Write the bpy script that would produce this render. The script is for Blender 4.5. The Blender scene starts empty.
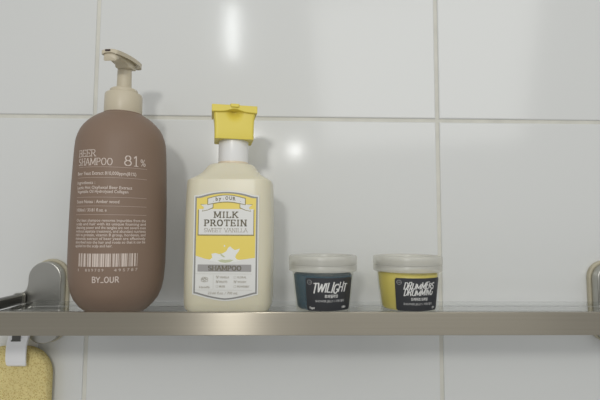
import bpy, bmesh, math, random
from mathutils import Vector, Matrix
random.seed(4)
S = bpy.context.scene
COL = S.collection
Z0 = 1.40                      # eye height above the bathroom floor
PI = math.pi
TOP = Z0 - 0.0745              # top face of the glass shelf
R = math.radians

# ------------------------------------------------------------------ materials
def mat(name, col, rough=0.5, metal=0.0, spec=0.5, noise=None, bump=None, coat=0.0,
        aniso=0.0, clear=0.0, sss=0.0, tint=(1, 1, 1), trough=None):
    m = bpy.data.materials.new(name); m.use_nodes = True
    nt = m.node_tree; N = nt.nodes; L = nt.links
    p = N['Principled BSDF']; out = N['Material Output']
    p.inputs['Base Color'].default_value = (*col, 1)
    p.inputs['Roughness'].default_value = rough
    p.inputs['Metallic'].default_value = metal
    p.inputs['Specular IOR Level'].default_value = spec
    p.inputs['Coat Weight'].default_value = coat
    p.inputs['Coat Roughness'].default_value = 0.08
    if sss:
        p.inputs['Subsurface Weight'].default_value = sss
        p.inputs['Subsurface Radius'].default_value = (.01, .008, .005)
        p.inputs['Subsurface Scale'].default_value = 1
    tc = N.new('ShaderNodeTexCoord')
    if noise:                                    # (scale xyz, amount): own colour variation of the stuff
        sc, amt = noise
        mp = N.new('ShaderNodeMapping'); mp.inputs['Scale'].default_value = sc
        nz = N.new('ShaderNodeTexNoise'); nz.inputs['Scale'].default_value = 1; nz.inputs['Detail'].default_value = 4
        mx = N.new('ShaderNodeMixRGB'); mx.blend_type = 'MIX'
        mx.inputs[1].default_value = (*[c * (1 - amt) for c in col], 1)
        mx.inputs[2].default_value = (*[min(1, c * (1 + amt)) for c in col], 1)
        L.new(tc.outputs['Object'], mp.inputs[0]); L.new(mp.outputs[0], nz.inputs['Vector'])
        L.new(nz.outputs['Fac'], mx.inputs[0]); L.new(mx.outputs[0], p.inputs['Base Color'])
    if bump:                                     # (scale xyz, strength, distance)
        sc, st, di = bump
        mp = N.new('ShaderNodeMapping'); mp.inputs['Scale'].default_value = sc
        nz = N.new('ShaderNodeTexNoise'); nz.inputs['Scale'].default_value = 1; nz.inputs['Detail'].default_value = 2
        bp = N.new('ShaderNodeBump'); bp.inputs['Strength'].default_value = st; bp.inputs['Distance'].default_value = di
        L.new(tc.outputs['Object'], mp.inputs[0]); L.new(mp.outputs[0], nz.inputs['Vector'])
        L.new(nz.outputs['Fac'], bp.inputs['Height']); L.new(bp.outputs[0], p.inputs['Normal'])
    if aniso:
        p.inputs['Anisotropic'].default_value = aniso
        tg = N.new('ShaderNodeTangent'); tg.direction_type = 'RADIAL'; tg.axis = 'Z'
        L.new(tg.outputs[0], p.inputs['Tangent']); p.inputs['Anisotropic Rotation'].default_value = .25
    if clear:                                    # thin translucent sheet
        tr = N.new('ShaderNodeBsdfTransparent'); tr.inputs[0].default_value = (*tint, 1)
        ms = N.new('ShaderNodeMixShader'); ms.inputs[0].default_value = clear
        L.new(p.outputs[0], ms.inputs[1]); L.new(tr.outputs[0], ms.inputs[2]); L.new(ms.outputs[0], out.inputs[0])
    return m

def glass_mat():
    m = bpy.data.materials.new('shelf_glass'); m.use_nodes = True
    nt = m.node_tree; N = nt.nodes; L = nt.links; N.remove(N['Principled BSDF'])
    fr = N.new('ShaderNodeFresnel'); fr.inputs[0].default_value = 1.22
    tr = N.new('ShaderNodeBsdfTransparent'); tr.inputs[0].default_value = (.98, .988, .982, 1)
    gl = N.new('ShaderNodeBsdfGlossy'); gl.inputs['Roughness'].default_value = .08
    ms = N.new('ShaderNodeMixShader')
    L.new(fr.outputs[0], ms.inputs[0]); L.new(tr.outputs[0], ms.inputs[1]); L.new(gl.outputs[0], ms.inputs[2])
    L.new(ms.outputs[0], N['Material Output'].inputs[0])
    return m

M = dict(
    tile=mat('glazed_tile', (.70, .71, .695), .13, spec=.5, noise=((1.5, 1.5, 1.5), .015), bump=((5, 5, 5), .05, .0015)),
    grout=mat('grout', (.66, .65, .585), .8, noise=((30, 30, 30), .22)),
    steel=mat('brushed_steel', (.42, .385, .315), .32, 1.0, noise=((3, 60, 500), .10), bump=((6, 200, 1500), .10, .0002), aniso=.95),
    plate=mat('satin_steel_plate', (.47, .465, .43), .34, 1.0, noise=((40, 40, 40), .08)),
    arm=mat('dark_steel_arm', (.13, .13, .12), .35, 1.0),
    base=mat('cream_plastic_base', (.50, .46, .34), .5),
    glass=glass_mat(),
    brown=mat('matte_brown_plastic', (.225, .157, .115), .5, spec=.3),
    brownprint=mat('pale_print', (.62, .53, .47), .6),
    brownline=mat('thin_rule_print', (.42, .33, .28), .6),
    pump=mat('beige_plastic', (.57, .51, .385), .38, spec=.4),
    dark=mat('dark_opening', (.03, .015, .015), .6),
    cream=mat('cream_plastic', (.68, .64, .49), .33, spec=.45, sss=.15),
    creamring=mat('warm_cream_plastic', (.72, .62, .47), .35),
    white=mat('white_plastic', (.80, .80, .79), .3),
    yellow=mat('yellow_plastic', (.74, .61, .10), .38, spec=.4),
    lab_white=mat('label_white', (.72, .72, .69), .45),
    lab_line=mat('label_grey_line', (.25, .25, .24), .45),
    lab_yellow=mat('label_yellow', (.80, .64, .13), .45),
    lab_band=mat('label_grey_band', (.33, .32, .31), .45),
    lab_olive=mat('label_olive_edge', (.26, .22, .09), .45),
    lab_text=mat('label_dark_print', (.16, .14, .09), .5),
    lab_pale=mat('label_pale_print', (.42, .39, .33), .5),
    milk=mat('milk_white_print', (.78, .79, .75), .4),
    milkshade=mat('milk_green_print', (.52, .55, .36), .4),
    pot=mat('translucent_plastic', (.74, .73, .68), .30, clear=.95, tint=(.97, .97, .95)),
    lid=mat('translucent_lid_plastic', (.70, .69, .64), .28, clear=.60, tint=(.97, .97, .95)),
    blue=mat('blue_jelly', (.006, .062, .115), .3, noise=((60, 60, 60), .25), bump=((90, 90, 90), .3, .001)),
    yjelly=mat('yellow_jelly', (.76, .64, .12), .3, noise=((50, 50, 50), .12), bump=((90, 90, 90), .3, .001)),
    black=mat('black_label', (.035, .037, .042), .45),
    ink=mat('white_ink', (.72, .72, .70), .5),
    ink2=mat('grey_ink', (.40, .40, .40), .5),
    hook=mat('white_hook_plastic', (.84, .84, .84), .35),
)

def sponge_mat():
    m = mat('yellow_sponge', (.80, .66, .24), .9, spec=.1)
    nt = m.node_tree; N = nt.nodes; L = nt.links; p = N['Principled BSDF']
    tc = N.new('ShaderNodeTexCoord')
    v = N.new('ShaderNodeTexVoronoi'); v.inputs['Scale'].default_value = 560
    w = N.new('ShaderNodeTexVoronoi'); w.inputs['Scale'].default_value = 1100
    ad = N.new('ShaderNodeMath'); ad.operation = 'ADD'
    r = N.new('ShaderNodeValToRGB'); r.color_ramp.elements[0].position = .12; r.color_ramp.elements[1].position = .5
    r.color_ramp.elements[0].color = (.64, .47, .16, 1); r.color_ramp.elements[1].color = (.90, .76, .35, 1)
    b = N.new('ShaderNodeBump'); b.inputs['Strength'].default_value = .8; b.inputs['Distance'].default_value = .0012
    L.new(tc.outputs['Object'], v.inputs['Vector']); L.new(tc.outputs['Object'], w.inputs['Vector'])
    L.new(v.outputs['Distance'], ad.inputs[0]); L.new(w.outputs['Distance'], ad.inputs[1])
    L.new(v.outputs['Distance'], r.inputs[0]); L.new(r.outputs[0], p.inputs['Base Color'])
    L.new(ad.outputs[0], b.inputs['Height']); L.new(b.outputs[0], p.inputs['Normal'])
    return m
M['sponge'] = sponge_mat()

# ------------------------------------------------------------------ helpers
def thing(name, label, cat, loc, rz=0, group=None):
    o = bpy.data.objects.new(name, None); COL.objects.link(o)
    o.empty_display_size = .01
    o.location = loc; o.rotation_euler = (0, 0, rz); o['label'] = label; o['category'] = cat
    if group: o['group'] = group
    return o

def obj(name, bm, m, parent=None, smooth=None, bevel=0, sub=0, label=None, recalc=True):
    if recalc: bmesh.ops.recalc_face_normals(bm, faces=bm.faces)
    me = bpy.data.meshes.new(name); bm.to_mesh(me); bm.free()
    for k in (m if isinstance(m, (list, tuple)) else [m]): me.materials.append(k)
    o = bpy.data.objects.new(name, me); COL.objects.link(o)
    if parent is not None: o.parent = parent
    if smooth is not None:
        for p in me.polygons: p.use_smooth = True
        me.set_sharp_from_angle(angle=R(smooth))
    if bevel:
        b = o.modifiers.new('b', 'BEVEL'); b.width = bevel; b.segments = 3; b.limit_method = 'ANGLE'; b.angle_limit = R(40)
    if sub:
        s = o.modifiers.new('s', 'SUBSURF'); s.levels = sub; s.render_levels = sub
    if label: o['label'] = label
    return o

def box(bm, x0, x1, y0, y1, z0, z1):
    v = [bm.verts.new((x, y, z)) for x in (x0, x1) for y in (y0, y1) for z in (z0, z1)]
    for a in ((0, 1, 3, 2), (4, 6, 7, 5), (0, 4, 5, 1), (2, 3, 7, 6), (0, 2, 6, 4), (1, 5, 7, 3)):
        bm.faces.new([v[i] for i in a])
    return v

def loft(bm, rings, cap=True, closed=False):
    vs = [[bm.verts.new(p) for p in r] for r in rings]
    n = len(vs[0]); m = len(vs)
    for i in range(m if closed else m - 1):
        a, b = vs[i], vs[(i + 1) % m]
        for j in range(n): bm.faces.new((a[j], a[(j + 1) % n], b[(j + 1) % n], b[j]))
    if cap and not closed:
        bm.faces.new(vs[0][::-1]); bm.faces.new(vs[-1])

def lathe(bm, prof, n=64, closed=False, cx=0, cy=0):
    rings = [[(cx + r * math.cos(2 * PI * k / n), cy + r * math.sin(2 * PI * k / n), z) for k in range(n)] for r, z in prof]
    loft(bm, rings, not closed, closed)

def rrect(hw, hd, r, n=8, cx=0, cy=0):
    pts = []
    r = min(r, hw - 1e-5, hd - 1e-5)
    for q, (sx, sy) in enumerate(((1, 1), (-1, 1), (-1, -1), (1, -1))):
        for k in range(n + 1):
            a = PI / 2 * (q + k / n)
            pts.append((cx + sx * (hw - r) + r * math.cos(a), cy + sy * (hd - r) + r * math.sin(a)))
    return pts

def prism(bm, pts, y0, y1):
    """outline in x,z extruded from y0 (front) to y1 (back)"""
    a = [bm.verts.new((x, y0, z)) for x, z in pts]; b = [bm.verts.new((x, y1, z)) for x, z in pts]
    bm.faces.new(a); bm.faces.new(b[::-1])
    for i in range(len(pts)):
        j = (i + 1) % len(pts); bm.faces.new((a[i], b[i], b[j], a[j]))

# ------------------------------------------------------------------ lettering
def arc(cx, cy, rx, ry, a0, a1, n=10):
    return [(cx + rx * math.cos(R(a0 + (a1 - a0) * k / n)), cy + ry * math.sin(R(a0 + (a1 - a0) * k / n))) for k in range(n + 1)]
G = {   # stroke letters, height 1: (advance width, polylines)
    'A': (.8, [[(0, 0), (.4, 1)], [(.4, 1), (.8, 0)], [(.14, .34), (.66, .34)]]),
    'B': (.68, [[(.1, 0), (.1, 1)], [(.1, 1)] + arc(.38, .76, .24, .24, 90, -90) + [(.1, .52)], [(.1, .52)] + arc(.4, .26, .28, .26, 90, -90) + [(.1, 0)]]),
    'C': (.75, [arc(.4, .5, .36, .5, 50, 310, 16)]),
    'D': (.75, [[(.1, 0), (.1, 1)], [(.1, 1)] + arc(.33, .5, .38, .5, 90, -90, 14) + [(.1, 0)]]),
    'E': (.66, [[(.1, 0), (.1, 1)], [(.1, 1), (.62, 1)], [(.1, .52), (.5, .52)], [(.1, 0), (.64, 0)]]),
    'G': (.78, [arc(.4, .5, .36, .5, 50, 330, 16) + [(.74, .42), (.5, .42)]]),
    'H': (.8, [[(.1, 0), (.1, 1)], [(.7, 0), (.7, 1)], [(.1, .52), (.7, .52)]]),
    'I': (.34, [[(.17, 0), (.17, 1)]]),
    'K': (.78, [[(.1, 0), (.1, 1)], [(.68, 1), (.12, .42)], [(.3, .58), (.74, 0)]]),
    'L': (.64, [[(.1, 0), (.1, 1)], [(.1, 0), (.62, 0)]]),
    'M': (1., [[(.1, 0), (.1, 1)], [(.1, 1), (.5, .15), (.9, 1)], [(.9, 0), (.9, 1)]]),
    'N': (.84, [[(.1, 0), (.1, 1)], [(.1, 1), (.74, 0)], [(.74, 0), (.74, 1)]]),
    'O': (.84, [arc(.42, .5, .36, .5, 0, 360, 20)]),
    'P': (.68, [[(.1, 0), (.1, 1)], [(.1, 1)] + arc(.36, .73, .27, .27, 90, -90) + [(.1, .46)]]),
    'R': (.74, [[(.1, 0), (.1, 1)], [(.1, 1)] + arc(.36, .74, .25, .26, 90, -90) + [(.1, .48)], [(.36, .48), (.7, 0)]]),
    'S': (.66, [arc(.33, .75, .25, .25, 30, 270, 10) + arc(.33, .25, .27, .25, 90, -150, 10)[1:]]),
    'T': (.74, [[(.37, 0), (.37, 1)], [(.03, 1), (.71, 1)]]),
    'U': (.8, [[(.1, 1), (.1, .3)] + arc(.4, .3, .3, .3, 180, 360, 12) + [(.7, 1)]]),
    'V': (.8, [[(0, 1), (.4, 0)], [(.4, 0), (.8, 1)]]),
    'W': (1.1, [[(0, 1), (.28, 0), (.55, .85)], [(.55, .85), (.82, 0), (1.1, 1)]]),
    'Y': (.76, [[(0, 1), (.38, .5), (.76, 1)], [(.38, .5), (.38, 0)]]),
    '_': (.5, [[(.0, 0.02), (.5, 0.02)]]),
    '8': (.72, [arc(.36, .75, .23, .24, 0, 360, 16), arc(.36, .26, .29, .26, 0, 360, 16)]),
    '1': (.5, [[(.08, .82), (.27, 1), (.27, 0)]]),
    '%': (1., [arc(.22, .78, .18, .2, 0, 360, 12), arc(.78, .22, .18, .2, 0, 360, 12), [(.2, 0), (.8, 1)]]),
    ' ': (.45, []),
}
def strokes(text, track=.12, serif=0, skew=0, jit=0):
    """list of polylines in text space, and the total width"""
    x = 0; out = []
    rnd = random.Random(len(text) * 7 + 3)
    for ch in text:
        w, pl = G[ch]
        dy = rnd.uniform(-jit, jit); sc = 1 + rnd.uniform(-jit, jit) * 1.5
        for p in pl:
            q = [(x + a + rnd.uniform(-jit, jit) * .35, (b + dy) * sc + rnd.uniform(-jit, jit) * .4) for a, b in p]
            out.append(q)
            if serif and ch not in 'O8':
                for e, f in ((0, 1), (-1, -2)):
                    (ax, ay), (bx, by) = q[e], q[f]
                    if abs(ax - bx) > 2 * abs(ay - by):
                        if ch in 'ELT': out.append([(ax, ay), (ax, ay + (serif * .75 if by < .3 else -serif * .75))]) if e == -1 or ch == 'T' else None
                    elif (ay < .05 or ay > .95) and len(p) < 4:
                        out.append([(ax - serif * .6, ay), (ax + serif * .6, ay)])
        x += w + track
    if skew: out = [[(a + b * skew, b) for a, b in p] for p in out]
    return out, x - track

def put_strokes(bm, text, fmap, x0, x1, z0, z1, wt=.1, **kw):
    """write text fitted to a box; fmap(x, z) gives the surface point. wt = stroke weight relative to height"""
    st, W = strokes(text, **kw)
    H = z1 - z0; sx = (x1 - x0) / W; h = wt * H / 2
    hx = h * kw.get('squash', 1)
    for p in st:
        q = [(x0 + a * sx, z0 + b * H) for a, b in p]
        for (ax, az), (bx, bz) in zip(q, q[1:]):
            d = Vector((bx - ax, bz - az)); ln = d.length
            if ln < 1e-9: continue
            d /= ln; n = Vector((-d.y, d.x)) * h * (.62 if abs(d.x) > 2 * abs(d.y) and kw.get('serif') else 1)
            e = d * h * .5
            k = max(1, int(ln / .0012))
            for i in range(k):
                a = Vector((ax, az)) + d * ln * i / k - (e if i == 0 else Vector((0, 0)))
                b = Vector((ax, az)) + d * ln * (i + 1) / k + (e if i == k - 1 else Vector((0, 0)))
                bm.faces.new([bm.verts.new(fmap(*c)) for c in (a + n, a - n, b - n, b + n)][::-1])

def put_font(bm, text, fmap, x0, x1, z0, size, bold=0, shear=0):
    """small print in the built-in face; x1 None keeps natural width"""
    c = bpy.data.curves.new('t', 'FONT'); c.body = text; c.resolution_u = 2; c.offset = bold; c.shear = shear
    o = bpy.data.objects.new('t', c); COL.objects.link(o)
    dg = bpy.context.evaluated_depsgraph_get(); dg.update()
    ev = o.evaluated_get(dg); me = ev.to_mesh()
    xs = [v.co.x for v in me.vertices]
    a, b = min(xs), max(xs)
    sx = size if x1 is None else (x1 - x0) / (b - a)
    vs = [bm.verts.new(fmap(x0 + (v.co.x - a) * sx, z0 + v.co.y * size)) for v in me.vertices]
    for p in me.polygons:
        try: bm.faces.new([vs[i] for i in p.vertices])
        except ValueError: pass
    ev.to_mesh_clear(); bpy.data.objects.remove(o); bpy.data.curves.remove(c)

def quad(bm, fmap, x0, x1, z0, z1, n=1):
    for i in range(n):
        a = x0 + (x1 - x0) * i / n; b = x0 + (x1 - x0) * (i + 1) / n
        bm.faces.new([bm.verts.new(fmap(*c)) for c in ((a, z0), (b, z0), (b, z1), (a, z1))])

# ------------------------------------------------------------------ the tiled wall
def tiled_wall():
    bm = bmesh.new()
    TW = .3949; g = .0042; th = .006
    gx0 = -.2230; gz = Z0 + .1307; TH = .3949
    for i in range(-4, 5):
        for j in range(-4, 3):
            x0 = gx0 + i * TW + g / 2; x1 = x0 + TW - g
            z0 = gz + j * TH + g / 2; z1 = z0 + TH - g
            if z0 < 0: z0 = 0.0
            if z1 < .02: continue
            vs = box(bm, x0, x1, 0, th, z0, z1)
    bmesh.ops.recalc_face_normals(bm, faces=bm.faces)
    fe = [e for e in bm.edges if all(abs(v.co.y) < 1e-6 for v in e.verts)]
    bmesh.ops.bevel(bm, geom=fe, offset=.0013, segments=3, affect='EDGES', profile=.5)
    n0 = len(bm.faces)
    for f in bm.faces: f.material_index = 0
    xa = gx0 - 4 * TW; xb = gx0 + 5 * TW
    v = box(bm, xa, xb, .0016, .10, 0, gz + 3 * TH)
    for f in bm.faces:
        if all(p in v for p in f.verts): f.material_index = 1
    o = obj('wall_back', bm, [M['tile'], M['grout']])
    o['kind'] = 'structure'
tiled_wall()

# ------------------------------------------------------------------ the shelf
shelf = thing('wall_shelf', 'long glass bathroom shelf with brushed steel front rail fixed to the white tiled wall',
              'shelf', (0.05, 0, TOP))
SX = -0.05                                        # world x -> local x
XL, XR = -.262, .3595                               # centres of the mounting plates
AL, AR = -.2842, .3817                             # side arms
bm = bmesh.new(); box(bm, -.2715 + SX,   .3690 + SX, -.1268, -.018, -.005, 0)
obj('glass_panel', bm, M['glass'], shelf, bevel=.0008)
bm = bmesh.new(); box(bm, -.2915 + SX, .3890 + SX, -.1310, -.1268, -.0102, .0086)
obj('front_rail', bm, M['steel'], shelf, bevel=.0005, smooth=30)
def capsule(cx, cz, hw, hh, n=16):
    r = hw
    return [(cx + r * math.cos(a), cz + (hh - r) + r * math.sin(a)) for a in [PI * k / n for k in range(n + 1)]] + \
           [(cx + r * math.cos(a), cz - (hh - r) + r * math.sin(a)) for a in [PI + PI * k / n for k in range(n + 1)]]
for cx, ax, sg in ((XL, AL, -1), (XR, AR, 1)):
    bm = bmesh.new(); prism(bm, capsule(cx + SX, -.0018, .0175, .0435), -.0160, -.0050)
    pl = obj('mounting_plate', bm, M['plate'], shelf, smooth=35, bevel=.0012)
    bm = bmesh.new(); prism(bm, capsule(cx + SX + .0005 * -sg, -.0012, .0192, .0452), -.0050, 0)
    obj('wall_base', bm, M['base'], pl, smooth=35, bevel=.001, label='cream plastic backing of the plate')
    bm = bmesh.new()                              # dark arm from plate to rail
    rings = []
    for y, w, h in ((-.0175, .0040, .0048), (-.021, .0042, .0050), (-.030, .0043, .0051), (-.060, .0044, .0052), (-.1268, .0044, .0052)):
        rings.append([(ax + SX + a, y, .0030 + b) for a, b in rrect(w, h, .002, 4)])
    loft(bm, rings)
    ar = obj('side_arm', bm, M['arm'], shelf, smooth=35, label='dark steel side arm')
    bm = bmesh.new()
    rings = [[(ax + SX + a, y, .0030 + b) for a, b in rrect(w, h, .003, 5)] for y, w, h in
             ((-.0245, .0045, .0053), (-.0245, .0052, .0062), (-.0225, .0056, .0066), (-.0200, .0052, .0062), (-.0200, .0045, .0053))]
    loft(bm, rings); obj('collar', bm, M['plate'], ar, smooth=40, label='light steel collar')
    bm = bmesh.new()                              # wing flaring from the plate edge out to the arm
    ex = cx + SX + sg * .0172; xo = ax + SX + sg * .0035
    pts = [(ex - sg * .004, .0250), (ex, .0230), (ex + sg * .0006, .0160), (ex + sg * .0022, .0115), (ex + sg * .0050, .0092), (xo, .0086), (xo, -.0028),
           (ex + sg * .0040, -.0040), (ex + sg * .0014, -.0070), (ex, -.0120), (ex - sg * .004, -.0140)]
    prism(bm, pts, -.0158, -.0056)
    obj('arm_mount', bm, M['plate'], shelf, bevel=.0006, smooth=40)
    bm = bmesh.new()
    box(bm, cx + SX - .010, cx + SX + .010, -.030, -.0160, -.0110, -.0052)
    obj('glass_clip', bm, M['plate'], shelf, bevel=.001)

# ------------------------------------------------------------------ brown pump bottle
B1 = thing('pump_bottle', 'tall matte brown shampoo bottle with beige pump, tallest thing on the shelf', 'bottle',
           (-.1609, -.078, TOP))
P1 = [(.0010, 0), (.0215, 0), (.0240, .0006), (.0270, .0024), (.0320, .0070), (.0365, .0128), (.0398, .0205), (.0416, .030), (.0427, .0460), (.0428, .070),
      (.0425, .100), (.0420, .120), (.0413, .140), (.0409, .150), (.0402, .1585), (.0390, .1634), (.0370, .1688), (.0345, .1730), (.0310, .1772),
      (.0270, .1809), (.0235, .1834), (.0205, .1852), (.0183, .1860), (.0180, .1870), (.0010, .1870)]
bm = bmesh.new(); lathe(bm, P1, 96)
body1 = obj('body', bm, M['brown'], B1, smooth=50)
def r1(z):
    for (ra, za), (rb, zb) in zip(P1[1:], P1[2:]):
        if za <= z <= zb and zb > za: return ra + (rb - ra) * (z - za) / (zb - za)
    return .044
def f1(a, z):          # a = arc length (m) on a .044 cylinder, z in metres above the eye line
    zl = z + .0745; th = a / .044 * 1.035 - .05; r = r1(zl) + .00012
    return (r * math.sin(th), -r * math.cos(th), zl)
A = lambda deg: R(deg) * .044
bm = bmesh.new()
put_strokes(bm, 'BEER', f1, A(-32), A(-6.5), .0650, .0708, wt=.12, serif=.22)
put_strokes(bm, 'SHAMPOO', f1, A(-31.5), A(13.3), .0573, .0632, wt=.12, serif=.22)
put_strokes(bm, '81', f1, A(25.5), A(42), .0575, .0662, wt=.11, serif=.3)
put_strokes(bm, '%', f1, A(44.5), A(50.5), .0580, .0640, wt=.10)
obj('headline_print', bm, M['brownprint'], body1, recalc=False)
bm = bmesh.new()
L1 = [('Beer Yeast Extract 810,000ppm(81%)', -31.5, 39.5, .0487, .0042), ('Ingredients :', -31, -5, .0407, .0038),
      ('Lactic Hot Oxyhexal Beer Extract', -30.5, 35.3, .0365, .0038), ('Vegetable Oil Hydrolyzed Collagen', -30, 31.1, .0330, .0038),
      ('Scent Notes : Amber wood', -29.5, 22, .0242, .0040), ('1000ml / 33.81 fl.oz. e', -29, 9.2, .0170, .0038)]
para = ['Our best shampoo removes impurities from the', 'scalp and hair with its unique foaming and', 'cleansing power and the tangles are not severe even',
        "without separate treatment, and abundant nutrients", 'rich in protein, vitamin B group, hordenin, and', 'minerals extract of beer yeast are effectively',
        'absorbed into the hair and roots so that it can be', 'applied to the scalp and hair.']
for t, a0, a1, z, s in L1: put_font(bm, t, f1, A(a0), A(a1), z, s, bold=.012)
for k, t in enumerate(para):
    put_font(bm, t, f1, A(-28.5), A(52.3 if k < 7 else 16.5), .0083 - k * .00311, .0034, bold=.01)
put_font(bm, '8', f1, A(-23.5), A(-22), -.0340, .0034)
put_font(bm, '8 0 9 7 0 9', f1, A(-13), A(8), -.0340, .0034)
put_font(bm, '4 9 5 7 8 7', f1, A(19), A(44), -.0340, .0034)
obj('small_print', bm, M['brownprint'], body1, recalc=False)
bm = bmesh.new()
for z in (.0556, .0463, .0293, .0217, .0143): quad(bm, f1, A(-30.5), A(52.8), z - .00018, z + .00018, 30)
obj('ruled_lines', bm, M['brownline'], body1, recalc=False)
bm = bmesh.new()
rb = random.Random(11); a = -22.3
while a < 44:
    w = rb.choice([.5, .5, 1., 1.5, 2.1]); s = rb.choice([.5, .5, 1., 1.5])
    if a + w < 44.3: quad(bm, f1, A(a), A(a + w), -.0300, -.0188, 2)
    a += w + s
obj('barcode', bm, M['brownprint'], body1, recalc=False)
bm = bmesh.new()
put_strokes(bm, 'BY_OUR', f1, A(-4.7), A(24.3), -.0432, -.0386, wt=.17, track=.16)
obj('brand_print', bm, M['brownprint'], body1, recalc=False)

bm = bmesh.new()
lathe(bm, [(.0100, .1866), (.0171, .1866), (.0173, .1871), (.0171, .2048), (.0165, .2064), (.0152, .2070), (.0128, .2072), (.0127, .2104), (.0120, .2112), (.0060, .2113)], 64, cx=0)
obj('pump_collar', bm, M['pump'], B1, smooth=35)
bm = bmesh.new(); lathe(bm, [(.0030, .2108), (.0068, .2108), (.0068, .2130), (.0064, .2340), (.0030, .2342)], 40, cx=0)
obj('pump_stem', bm, M['pump'], B1, smooth=40)
# the actuator: an upside-down trough, narrow at the spout and wide at the thumb end
az = R(5); u = Vector((-math.sin(az), -math.cos(az))); pv = Vector((math.cos(az), -math.sin(az)))
ZH = .2408
def plate_ring(s, hw, zt, th, cr=.0014):
    n = 12; up = []
    for k in range(n + 1):
        e = -1 + 2 * k / n; up.append((e * hw, zt - cr * abs(e) ** 2.5))
    dn = [(e * .985, z - th * (1 if abs(e) > hw * .9 else 1)) for e, z in up[::-1]]
    return [(u.x * s + pv.x * e, u.y * s + pv.y * e, z) for e, z in up + dn]
st = [plate_ring(*a) for a in ((-.0160, .0030, ZH + .0004, .0028), (-.0155, .0062, ZH + .0010, .0038), (-.0138, .0090, ZH + .0014, .0044), (-.0105, .0106, ZH + .0014, .0044), (-.0040, .0112, ZH + .0010, .0038),
      (.0040, .0109, ZH + .0008, .0038), (.0120, .0101, ZH + .0005, .0038), (.0200, .0091, ZH - .0002, .0038), (.0270, .0083, ZH - .0012, .0038), (.0315, .0077, ZH - .0020, .0038),
      (.0338, .0072, ZH - .0026, .0036), (.0348, .0060, ZH - .0032, .0030))]
bm = bmesh.new(); loft(bm, st)
head = obj('pump_head', bm, M['pump'], B1, smooth=45)
head.location = (.0016, 0, 0)
bm = bmesh.new()                                   # the duct under the plate, dropping to a beak at the spout
rings = []
for s_, hw, zt, zb in ((-.0075, .0060, ZH - .0030, ZH - .0062), (-.0060, .0070, ZH - .0030, ZH - .0086), (.0030, .0074, ZH - .0030, ZH - .0100), (.0085, .0070, ZH - .0030, ZH - .0104), (.0115, .0062, ZH - .0032, ZH - .0076),
                      (.0200, .0052, ZH - .0038, ZH - .0066), (.0260, .0060, ZH - .0045, ZH - .0086), (.0300, .0062, ZH - .0052, ZH - .0122), (.0320, .0060, ZH - .0056, ZH - .0130), (.0330, .0052, ZH - .0058, ZH - .0118)):
    rings.append([(u.x * s_ + pv.x * e, u.y * s_ + pv.y * e, z) for e, z in rrect(hw, (zt - zb) / 2, .0015, 4, 0, (zt + zb) / 2)])
loft(bm, rings); obj('spout_duct', bm, M['pump'], head, smooth=45)
bm = bmesh.new()
c = Vector((u.x * .0352 - pv.x * .0010, u.y * .0352 - pv.y * .0010, ZH - .0044))
rr = [Vector((c.x + pv.x * e - u.x * d, c.y + pv.y * e - u.y * d, c.z + h)) for d in (0.0, .003) for e, h in ((-.0024, -.0008), (.0024, -.0008), (.0024, .0008), (-.0024, .0008))]
vs = [bm.verts.new(p) for p in rr]
for q in ((0, 1, 2, 3), (7, 6, 5, 4), (0, 4, 5, 1), (1, 5, 6, 2), (2, 6, 7, 3), (3, 7, 4, 0)): bm.faces.new([vs[i] for i in q])
obj('spout_opening', bm, M['dark'], head, label='dark spout opening')

# ------------------------------------------------------------------ cream flip-top bottle
B2 = thing('flip_top_bottle', 'cream squarish shampoo bottle with yellow flip cap and yellow and white label', 'bottle',
           (-.0558, -.0745, TOP), R(-2))
bm = bmesh.new(); rings = []
for z, hw, hd, r in ((0, .0300, .0190, .012), (.0006, .0340, .0225, .013), (.0022, .0372, .0252, .014), (.0055, .0392, .0272, .0145), (.0110, .0400, .0280, .015), (.040, .0402, .0282, .015),
                     (.090, .0401, .0282, .015), (.1170, .0395, .0279, .015), (.1222, .0391, .0274, .0148), (0.1236, .0372, .0262, .014), (0.1252, .0346, .0246, .014),
                     (0.1273, .0313, .0224, .014), (0.1299, .0280, .0205, .014), (0.1330, .0254, .0190, .014), (0.1357, .0235, .0180, .014), (0.1377, .0220, .0172, .014), (0.1388, .0200, .0165, .014), (0.1392, .0160, .0155, .014)):
    rings.append([(x, y, z) for x, y in rrect(hw, hd, r, 10)])
loft(bm, rings)
body2 = obj('body', bm, M['cream'], B2, smooth=32)
bm = bmesh.new(); lathe(bm, [(.006, .1391), (.0146, .1391), (.0148, .1396), (.0146, .1413), (.006, .1415)], 48, cx=.0012)
obj('neck_ring', bm, M['creamring'], B2, smooth=40)
bm = bmesh.new(); lathe(bm, [(.006, .1414), (.0141, .1414), (.0143, .1420), (.0143, .1640), (.006, .1640)], 64, cx=.0012)
obj('neck', bm, M['white'], B2, smooth=40, label='white neck band')
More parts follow.
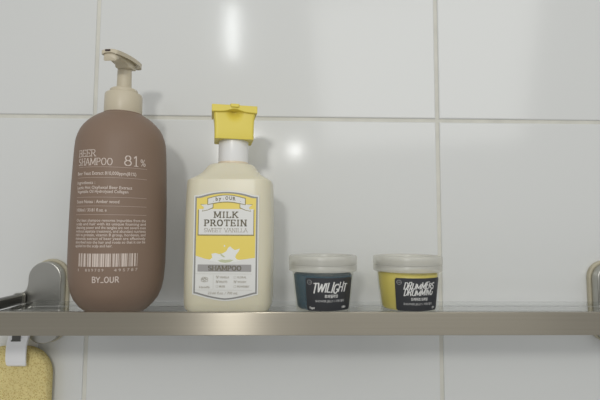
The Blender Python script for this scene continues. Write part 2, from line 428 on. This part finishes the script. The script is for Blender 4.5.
# the cap
CX, CY = 0, 0; HD = .0150; CZ = .0026
bm = bmesh.new(); rings = []
def cap_ring(z, hw, hd, r, dent=0):
    pts = []
    base = rrect(hw, hd, r, 5)
    # refine the front side so that the finger recess can be pressed in
    i = 17                                         # last point of the third corner (front left)
    left = base[i]; right = base[i + 1]
    front = [(left[0] + (right[0] - left[0]) * k / 24, left[1]) for k in range(1, 24)]
    for x, y in base[:i + 1] + front + base[i + 1:]:
        if y < -hd + .0005: y += dent * math.exp(-(x / .0056) ** 2)
        pts.append((CX + x, CY + y, .1590 + CZ + (z - .1590) * 1.05))
    return pts
for z, hw, hd, r, d in ((.1592, .0174, .0142, .002, 0), (.1590, .0182, HD, .0025, 0), (.1600, .0183, HD + .0002, .0025, 0), (.1680, .0183, HD + .0001, .0025, 0), (.1740, .0185, HD, .0025, .0000),
                        (.1775, .0188, HD, .0025, .0014), (.1800, .0191, HD, .0025, .0042), (.1822, .0195, HD, .0025, .0058), (.1840, .0196, HD, .0025, .0060), (.1846, .0190, HD, .0025, .0055)):
    rings.append(cap_ring(z, hw, hd, r, d))
loft(bm, rings)
cap = obj('cap', bm, M['yellow'], B2, smooth=35)
cap.location = (.0014, -.0024, 0); cap.rotation_euler = (0, 0, R(12))
bm = bmesh.new(); rings = []                        # the flip lid slab: its lower front edge lifts in the middle
n = 40
for k in range(n + 1):
    x = -.0212 + .0424 * k / n
    zb = 0.1866 + .0028 * math.exp(-(x / .0075) ** 2) - .0002 * (x / .02) ** 2
    zt = 0.1933 + .0004 * math.exp(-(x / .004) ** 4)
    fy = -(HD + .0022) - .0006 * math.exp(-(x / .0035) ** 4)
    rings.append([(CX + x, CY + fy, zb), (CX + x, CY + HD + .0008, 0.1866), (CX + x, CY + HD + .0008, 0.1933), (CX + x, CY + fy, zt)])
loft(bm, rings)
lid2 = obj('flip_lid', bm, M['yellow'], cap, smooth=30, bevel=.0006)
bm = bmesh.new()
prism(bm, [(CX - .0036, 0.1907), (CX + .0036, 0.1907), (CX + .0044, 0.1941), (CX - .0044, 0.1941)], CY - HD - .0042, CY - HD)
obj('thumb_tab', bm, M['yellow'], cap, bevel=.0008, smooth=40)

# label, laid out in a flat frame: pixels of the printed artwork -> metres on the front face
LY = -.02835
def X(px): return (px - 226.5) * .000893
def Zl(py): return .1056 - (py - 197) * .000884
def outline(dx, top=191.2, xl=195.0, xr=258.6, zt=196.0, zb=294, bot=300.3, n=20):
    pts = []
    xl += dx; xr -= dx; zt += dx; top += dx; zb -= dx * .9; bot -= dx
    for k in range(n + 1):                          # arched top with little flat shoulders
        t = k / n; e = abs(2 * t - 1)
        pts.append((xl + (xr - xl) * t, top + (zt - top) * min(1, (e / .86)) ** 2))
    for k in range(n + 1):                          # bottom sags to a soft point
        t = k / n; e = abs(2 * t - 1)
        pts.append((xr - (xr - xl) * t, bot - (bot - zb) * min(1, e / .96) ** 1.5))
    return pts
def flat(name, pts, m, depth, parent, label=None):
    bm = bmesh.new(); q = [(X(a), Zl(b)) for a, b in pts]
    vs = [bm.verts.new((x, LY - depth, z)) for x, z in q]
    f = bm.faces.new(vs)
    f.normal_update()
    if f.normal.y > 0: f.normal_flip()
    bmesh.ops.triangulate(bm, faces=[f])
    return obj(name, bm, m, parent, recalc=False, label=label)
bm = bmesh.new(); prism(bm, [(X(a), Zl(b)) for a, b in outline(-1.0)], LY, LY + .0006)
lab = obj('label', bm, M['lab_white'], B2, label='front label with arched top and pointed bottom')
flat('grey_border', outline(.2), M['lab_line'], .00004, lab)
flat('white_field', outline(1.75), M['lab_white'], .00008, lab)
top = [p for p in outline(1.75)][:21]
wave = [(256.2, 258.2), (252, 258.6), (246, 259.6), (240, 260.2), (226, 261), (214, 260.4), (206, 259.2), (200, 257.2), (196.7, 256.2)]
flat('yellow_field', top + wave, M['lab_yellow'], .00012, lab, 'yellow upper field of the label')
# milk splash
flat('milk_splash', [(210, 261), (213.5, 258), (212.6, 254.2), (216.5, 253.4), (220.5, 254.6), (224, 253.6), (227.5, 251.6), (229.2, 248.2), (231.2, 246.6), (233.0, 248.6),
                     (236.0, 250.4), (241.0, 248.8), (239.6, 252.0), (237.2, 255.0), (236.4, 257.6), (238.0, 259.6), (243, 261), (226, 264.2)], M['milk'], .00018, lab)
flat('milk_drop', [(224.6, 246.2), (225.6, 245.2), (226.4, 246.2), (225.5, 247.4)], M['milk'], .00018, lab)
flat('milk_swirl', [(219, 261), (223, 259.8), (227, 260.3), (231, 259.9), (235, 260.4), (231, 262.6), (226, 263.2), (222, 262.6)], M['milkshade'], .00022, lab)
flat('milk_swirl', [(221, 253), (223.5, 255), (226.5, 257.4), (225, 257.8), (222, 256.0)], M['milkshade'], .00022, lab)
flat('panel_edge', [(198.2, 209.6), (255, 209.6), (255, 236), (198.2, 236)], M['lab_olive'], .00018, lab)
flat('name_panel', [(199.2, 208.9), (254.2, 208.9), (254.2, 234.8), (199.2, 234.8)], M['lab_white'], .00022, lab)
def ribbon(e):
    up = [(208.3 + 37.2 * k / 16, 198.4 - 3.4 * math.sin(PI * k / 16) - e) for k in range(17)]
    dn = [(245.5 - 37.2 * k / 16, 204.0 - 2.7 * math.sin(PI * k / 16) + e) for k in range(17)]
    up[0] = (up[0][0] - e, up[0][1]); up[-1] = (up[-1][0] + e, up[-1][1]); dn[0] = (dn[0][0] + e, dn[0][1]); dn[-1] = (dn[-1][0] - e, dn[-1][1])
    return up + dn
def tail(e, s):
    q = [(211.5, 203.2), (207, 204.2), (201 - e, 204.6 - e), (204.2, 207.2), (202.8 - e, 210.8 + e), (208, 209.6 + e), (213 + e, 207.2 + e), (213 + e, 204)]
    return q if s < 0 else [(453.8 - a, b) for a, b in q]
for s in (-1, 1):
    flat('ribbon_tail_edge', tail(.7, s), M['lab_olive'], .00026, lab); flat('ribbon_tail', tail(0, s), M['lab_white'], .00030, lab)
flat('ribbon_edge', ribbon(.8), M['lab_olive'], .00034, lab); flat('ribbon', ribbon(0), M['lab_white'], .00038, lab)
flat('title_band', [(199.0, 265.0), (252.6, 265.0), (252.6, 272.0), (199.0, 272.0)], M['lab_band'], .00030, lab, 'grey band')
def f2(d): return lambda x, z: (X(x), LY - d, Zl(-z))
bm = bmesh.new(); fm = f2(.00034)
put_strokes(bm, 'MILK', fm, 214.6, 238.4, -217.6, -211.8, wt=.21, serif=.22, track=.24)
put_strokes(bm, 'PROTEIN', fm, 205.0, 247.2, -226.0, -220.0, wt=.21, serif=.22, track=.24)
put_strokes(bm, 'SHAMPOO', f2(.0004), 209.6, 242.6, -270.7, -266.3, wt=.2, serif=.3)
for ch, x, wd in (('b', 215.8, 2.5), ('y', 218.9, 2.6), (':', 223.2, .6), ('O', 225.6, 3.1), ('U', 229.6, 2.8), ('R', 233.2, 2.8)):
    zc = -(202.3 - 2.9 * math.sin(PI * (x + wd / 2 - 208.3) / 37.2))
    put_font(bm, ch, f2(.00042), x, x + wd, zc, 5.0 if ch != ':' else 3.6, bold=.035)
for x in (213.3, 240.6): put_font(bm, '.', f2(.00042), x, None, -201.3, 5)
obj('dark_lettering', bm, M['lab_text'], lab, recalc=False)
bm = bmesh.new()
put_strokes(bm, 'SWEET VANILLA', fm, 204.6, 248.2, -232.3, -228.6, wt=.13, serif=.24)
for x0, xs in ((217.6, [1, 1, 0]), (235.4, [0, 1, 0])):
    for k, on in enumerate(xs):
        y = 277.6 + k * 4.6
        for a, b, c, d in ((x0, x0 + 2.2, y + .95, y + 1.1), (x0, x0 + 2.2, y - 1.1, y - .95), (x0, x0 + .2, y - 1.1, y + 1.1), (x0 + 2, x0 + 2.2, y - 1.1, y + 1.1)):
            quad(bm, fm, a, b, -d, -c)
        if on: put_strokes(bm, 'V', fm, x0 + .3, x0 + 2.6, -y - .7, -y + 1.4, wt=.25)
for x0, w, t, k in ((221, 9.8, 'VANILLA', 0), (221, 8, 'FRUITS', 1), (221, 6, 'MUSK', 2), (239, 9, 'FLORAL', 0), (239, 9, 'WOODY', 1), (239, 12, 'POWDERY', 2)):
    put_font(bm, t, fm, x0, x0 + w, -(278.6 + k * 4.6), 2.9, bold=.02)
put_font(bm, '23.66 fl.oz. / 700 mL', fm, 209.5, 239.5, -294.6, 3.7, bold=.01, shear=.3)
put_font(bm, 'Vanilla', fm, 201, 211.4, -288.6, 3.2, bold=.01, shear=.4)
for ang, r in ((30, 3), (75, 2.4), (120, 3), (165, 2.6), (215, 3.4), (265, 2.2), (320, 3.4)):    # little flower sketch
    cx, cy = 206.2 + 2.4 * math.cos(R(ang)), -(280 - 1.8 * math.sin(R(ang)))
    pts = arc(cx, cy, r * .45, r * .3, 0, 360, 8)
    for (ax, ay), (bx, by) in zip(pts, pts[1:]):
        d = Vector((bx - ax, by - ay)).normalized(); nn = Vector((-d.y, d.x)) * .22
        bm.faces.new([bm.verts.new(fm(*c)) for c in ((ax + nn.x, ay + nn.y), (ax - nn.x, ay - nn.y), (bx - nn.x, by - nn.y), (bx + nn.x, by + nn.y))][::-1])
for a, b, c, d in ((197.5, 253.5, 274.2, 274.35), (197.5, 253.5, 290.3, 290.45), (214.8, 214.95, 275.2, 289.4)): quad(bm, fm, a, b, -d, -c)
obj('grey_lettering', bm, M['lab_pale'], lab, recalc=False)

# ------------------------------------------------------------------ jelly pots
POT = [(.001, 0), (.0236, 0), (.0248, .0006), (.0252, .002), (.0290, .0380), (.0294, .0470), (.0286, .0470), (.0281, .0380), (.0242, .0022), (.001, .0020)]
def rp(z): return .0252 + (.0288 - .0252) * (z - .002) / .0332
def pot(name, label, cat_x, jelly_mat, jlabel, top, bot, a0, a1, write):
    t = thing(name, label, 'pot', (cat_x, -.080, TOP), 0)
    bm = bmesh.new(); lathe(bm, POT, 72); tub = obj('tub', bm, M['pot'], t, smooth=35)
    bm = bmesh.new()
    n = 60; rings = []
    for r, z in ((.002, bot), (rp(bot) - .0030, bot), (rp(bot) - .0016, bot + .002), (rp(top * .5) - .0014, top * .5), (rp(top) - .0015, top - .002), (rp(top) - .0030, top - .0003), (.012, top + .0004), (.002, top + .0003)):
        rings.append([(r * math.cos(2 * PI * k / n), r * math.sin(2 * PI * k / n), z + (.0011 * math.sin(2 * PI * k / n * 2 + 1) * (z > .02) * (r > .01))) for k in range(n)])
    loft(bm, rings); obj('jelly', bm, jelly_mat, t, smooth=60, label=jlabel)
    bm = bmesh.new()
    lathe(bm, [(.001, .0488), (.0258, .0488), (.0266, .0492), (.0272, .0526), (.0282, .0534), (.0308, .0532), (.0318, .0527), (.0323, .0515),
               (.0323, .0452), (.0320, .0448), (.0320, .0440), (.0322, .0436), (.0320, .0392), (.0316, .0388), (.0300, .0388), (.0302, .0450), (.0296, .0474), (.0270, .0478), (.001, .0476)], 72)
    obj('lid', bm, M['lid'], t, smooth=35)
    def fj(a, z, off=.00035):
        th = a; r = rp(z) + off; return (r * math.sin(th), -r * math.cos(th), z)
    bm = bmesh.new(); z0, z1 = .0050, .0342
    cols = 30; rows = []
    for k in range(cols + 1):
        s = k / cols; th = R(a0 + (a1 - a0) * s)
        e = min(s, 1 - s) * (a1 - a0) * .00047; c = max(0, .0016 - e) ; c = .0016 - math.sqrt(max(0, .0016 ** 2 - c ** 2))
        tw = (1 - 2 * s) * 0
        rows.append([fj(th, z0 + c, .0001), fj(th, z0 + c, .0003), fj(th, z1 - c, .0003), fj(th, z1 - c, .0001)])
    loft(bm, rows); lb = obj('label', bm, M['black'], t, smooth=40, label='black label')
    bm = bmesh.new(); bm2 = bmesh.new()
    write(bm, bm2, lambda x, z: fj(R(x), z, .00042))
    cx0, cz0 = a0 + 8.0, .0304                        # round mark in the corner
    p = arc(cx0, cz0, 4.6, .0021, 0, 360, 20)
    for (ax, ay), (bx, by) in zip(p, p[1:]):
        q = [(cx0 + (ax - cx0) * .84, cz0 + (ay - cz0) * .84), (cx0 + (bx - cx0) * .84, cz0 + (by - cz0) * .84)]
        bm2.faces.new([bm2.verts.new(fj(R(c[0]), c[1], .00042)) for c in ((ax, ay), q[0], q[1], (bx, by))])
    put_font(bm2, 'LUSH', lambda x, z: fj(R(x), z, .00042), cx0 - 3, cx0 + 3, cz0 - .0005, .0015)
    obj('white_lettering', bm, M['ink'], lb, recalc=False); obj('grey_lettering', bm2, M['ink2'], lb, recalc=False)
    return t
def w1(bm, bm2, f):
    put_strokes_brush(bm, 'TWILIGHT', f, -25, 46, .0216, .0292, .0012)
    put_font(bm, '트와일라잇', f, -1, 25, .0170, .0032, bold=.03)
    put_font(bm2, 'SHOWER JELLY / 샤워 젤리', f, -18.5, 40, .0130, .0026, bold=.03)
    put_font(bm, 'Vegan', f, -31, -20, .0068, .0028, bold=.02, shear=.3)
    put_font(bm, '100g', f, 36, 46, .0072, .0028, bold=.03)
def w2(bm, bm2, f):
    put_strokes_brush(bm, 'DRUMMERS', f, -22.5, 40, .0248, .0300, .0009)
    put_strokes_brush(bm, 'DRUMMING', f, -22.5, 38, .0190, .0242, .0009)
    put_font(bm, '드러머즈 드러밍', f, -9, 24, .0145, .0030, bold=.03)
    put_font(bm2, 'SHOWER JELLY / 샤워 젤리', f, -23, 36, .0105, .0024, bold=.03)
    put_font(bm, '100g', f, 38, 46, .0068, .0026, bold=.03)
def put_strokes_brush(bm, text, f, x0, x1, z0, z1, w):
    """hand-brushed capitals: x is in degrees around the pot, strokes swell and thin"""
    st, W = strokes(text, track=.05, skew=.32, jit=.09)
    rnd = random.Random(5); k = 27.5e-3 * PI / 180    # metres per degree
    sx = (x1 - x0) / (W + .3)
    for p in st:
        q = [(x0 + a * sx, z0 + b * (z1 - z0)) for a, b in p]; n = len(q) - 1
        for i, ((ax, az), (bx, bz)) in enumerate(zip(q, q[1:])):
            d = Vector(((bx - ax) * k, bz - az))
            if d.length < 1e-9: continue
            d.normalize(); wa = w * rnd.uniform(.8, 1.1) / 2 * (1 if abs(d.y) > .5 else .7)
            nx, nz = -d.y * wa / k, d.x * wa; ex, ez = d.x * wa * .5 / k, d.y * wa * .5
            bm.faces.new([bm.verts.new(f(*c)) for c in ((ax - ex + nx, az - ez + nz), (ax - ex - nx, az - ez - nz), (bx + ex - nx, bz + ez - nz), (bx + ex + nx, bz + ez + nz))][::-1])
pot('jelly_pot', 'small clear lidded pot of blue shower jelly with black label, beside the cream bottle', .0322,
    M['blue'], 'dark blue jelly', .0362, .0045, -37, 62, w1)
pot('jelly_pot', 'small clear lidded pot of yellow shower jelly with black label, rightmost on the shelf', .1128,
    M['yjelly'], 'yellow jelly', .0378, .0045, -38, 58, w2)

# ------------------------------------------------------------------ hook and sponge under the left end
HK = thing('hanging_clip', 'white plastic clip hanging under the left end of the shelf and gripping the sponge', 'clip', (-.2830, -.020, Z0 - .1235))
bm = bmesh.new()
def strip(bm, pts, hw, th):
    rings = []
    for i, (y, z) in enumerate(pts):
        a = Vector(pts[max(0, i - 1)]); b = Vector(pts[min(len(pts) - 1, i + 1)]); d = (b - a).normalized(); n = Vector((-d.y, d.x)) * th / 2
        w_ = hw[i] if isinstance(hw, (list, tuple)) else hw
        rings.append([(-w_, y - n.x, z - n.y), (w_, y - n.x, z - n.y), (w_, y + n.x, z + n.y), (-w_, y + n.x, z + n.y)])
    loft(bm, rings)
strip(bm, [(-.0010, .0130), (-.0032, .0085), (-.0046, .0040), (-.0050, -.0040), (-.0046, -.0110), (-.0034, -.0150), (-.0012, -.0166)], [.0104, .0104, .0104, .0104, .0104, .0101, .0094], .0024)
fc = obj('front_jaw', bm, M['hook'], HK, smooth=35, bevel=.0007)
bm = bmesh.new(); strip(bm, [(.0182, -.0060), (.0184, .0030), (.0170, .0072), (.0100, .0110), (.0030, .0140)], .0090, .0022)
obj('back_jaw', bm, M['hook'], HK, smooth=35, bevel=.0007)
bm = bmesh.new(); prism(bm, [(-.0104, .0110), (.0104, .0110), (.0104, .0360), (.0098, .0425), (.0075, .0468), (-.0060, .0468), (-.0066, .0390), (-.0104, .0330)], -.0030, .0012)
nk = obj('hanger', bm, M['hook'], HK, bevel=.0008)
bm = bmesh.new(); box(bm, -.0056, .0030, -.0042, -.0028, .0090, .0172); box(bm, -.0064, .0038, -.0046, -.0040, .0085, .0100)
obj('spring', bm, M['arm'], HK, bevel=.0003, label='dark metal spring in the clip')

bm = bmesh.new()
hw, hh, r = .0400, .0560, .029
o2 = [(x, z) for x, z in rrect(hw, hh, r, 12)]
rings = []
for y, e in ((-.0070, .0050), (-.0066, .0022), (-.0050, .0004), (0, 0), (.0050, .0004), (.0066, .0022), (.0070, .0050)):
    rings.append([(x * (1 - e / hw), y, z * (1 - e / hh)) for x, z in o2])
loft(bm, rings)
sp = obj('sponge', bm, M['sponge'], smooth=50)
sp.location = (-.2935, -.0168 + .0057, Z0 - .1232 - .056)
sp['label'] = 'yellow porous bath sponge with rounded corners hanging from the white clip'; sp['category'] = 'sponge'

# ------------------------------------------------------------------ light
def area(name, loc, aim, sx, sy, power, col=(1, 1, 1), shape='RECTANGLE'):
    l = bpy.data.lights.new(name, 'AREA'); l.shape = shape; l.size = sx; l.size_y = sy; l.energy = power; l.color = col
    o = bpy.data.objects.new(name, l); COL.objects.link(o); o.location = loc
    o.rotation_euler = (Vector(aim) - Vector(loc)).to_track_quat('-Z', 'Y').to_euler()
    return o
area('vanity_bulb', (-.165, -1.02, Z0 + .270), (0, 0, Z0), .09, .09, 2.0, (1, .985, .95), 'DISK')
area('overhead_fill', (.50, -1.15, Z0 + .62), (0.2, 0, Z0 - .1), .8, .6, 2.9, (1, 1, .98))  # added soft fill panel, grades the wall brighter towards the upper right
area('small_bulb', (.022, -1.25, Z0 + .330), (0, 0, Z0), .034, .034, .22, (1, 1, 1), 'DISK')
area('tube_lamp', (-.238, -1.25, Z0 + .815), (-.10, 0, Z0 + .1), .035, .20, .5, (.97, 1, 1))

w = bpy.data.worlds.new('world'); S.world = w; w.use_nodes = True
N = w.node_tree.nodes; L = w.node_tree.links
bg = N['Background']; tc = N.new('ShaderNodeTexCoord'); sep = N.new('ShaderNodeSeparateXYZ')
mr = N.new('ShaderNodeMapRange'); mr.inputs[1].default_value = -1; mr.inputs[2].default_value = 1
cr = N.new('ShaderNodeValToRGB'); e = cr.color_ramp.elements
e[0].position = 0; e[0].color = (.52, .52, .515, 1); e[1].position = 1; e[1].color = (.72, .72, .71, 1)
x = e.new(.45); x.color = (.45, .45, .45, 1); x = e.new(.62); x.color = (.62, .625, .62, 1)
L.new(tc.outputs['Generated'], sep.inputs[0]); L.new(sep.outputs[2], mr.inputs[0]); L.new(mr.outputs[0], cr.inputs[0]); L.new(cr.outputs[0], bg.inputs[0])
bg.inputs[1].default_value = .83

# ------------------------------------------------------------------ camera
cd = bpy.data.cameras.new('camera'); cam = bpy.data.objects.new('camera', cd); COL.objects.link(cam)
cd.sensor_width = 36; cd.lens = 440 / 600 * 36; cd.clip_start = .01; cd.clip_end = 50
yaw, pit, roll = R(1.4), R(4.2), .0046
F = Vector((math.sin(yaw) * math.cos(pit), math.cos(yaw) * math.cos(pit), math.sin(pit)))
R0 = Vector((math.cos(yaw), -math.sin(yaw), 0)); U0 = R0.cross(F)
Rt = R0 * math.cos(roll) + U0 * math.sin(roll); Up = -R0 * math.sin(roll) + U0 * math.cos(roll)
m3 = Matrix((Rt, Up, -F)).transposed()
cam.matrix_world = Matrix.Translation((0, -.5, Z0)) @ m3.to_4x4()
S.camera = cam
vs_ = S.view_settings
vs_.view_transform = 'Standard'; vs_.look = 'None'; vs_.gamma = 1; vs_.use_curve_mapping = False; vs_.exposure = 0.0
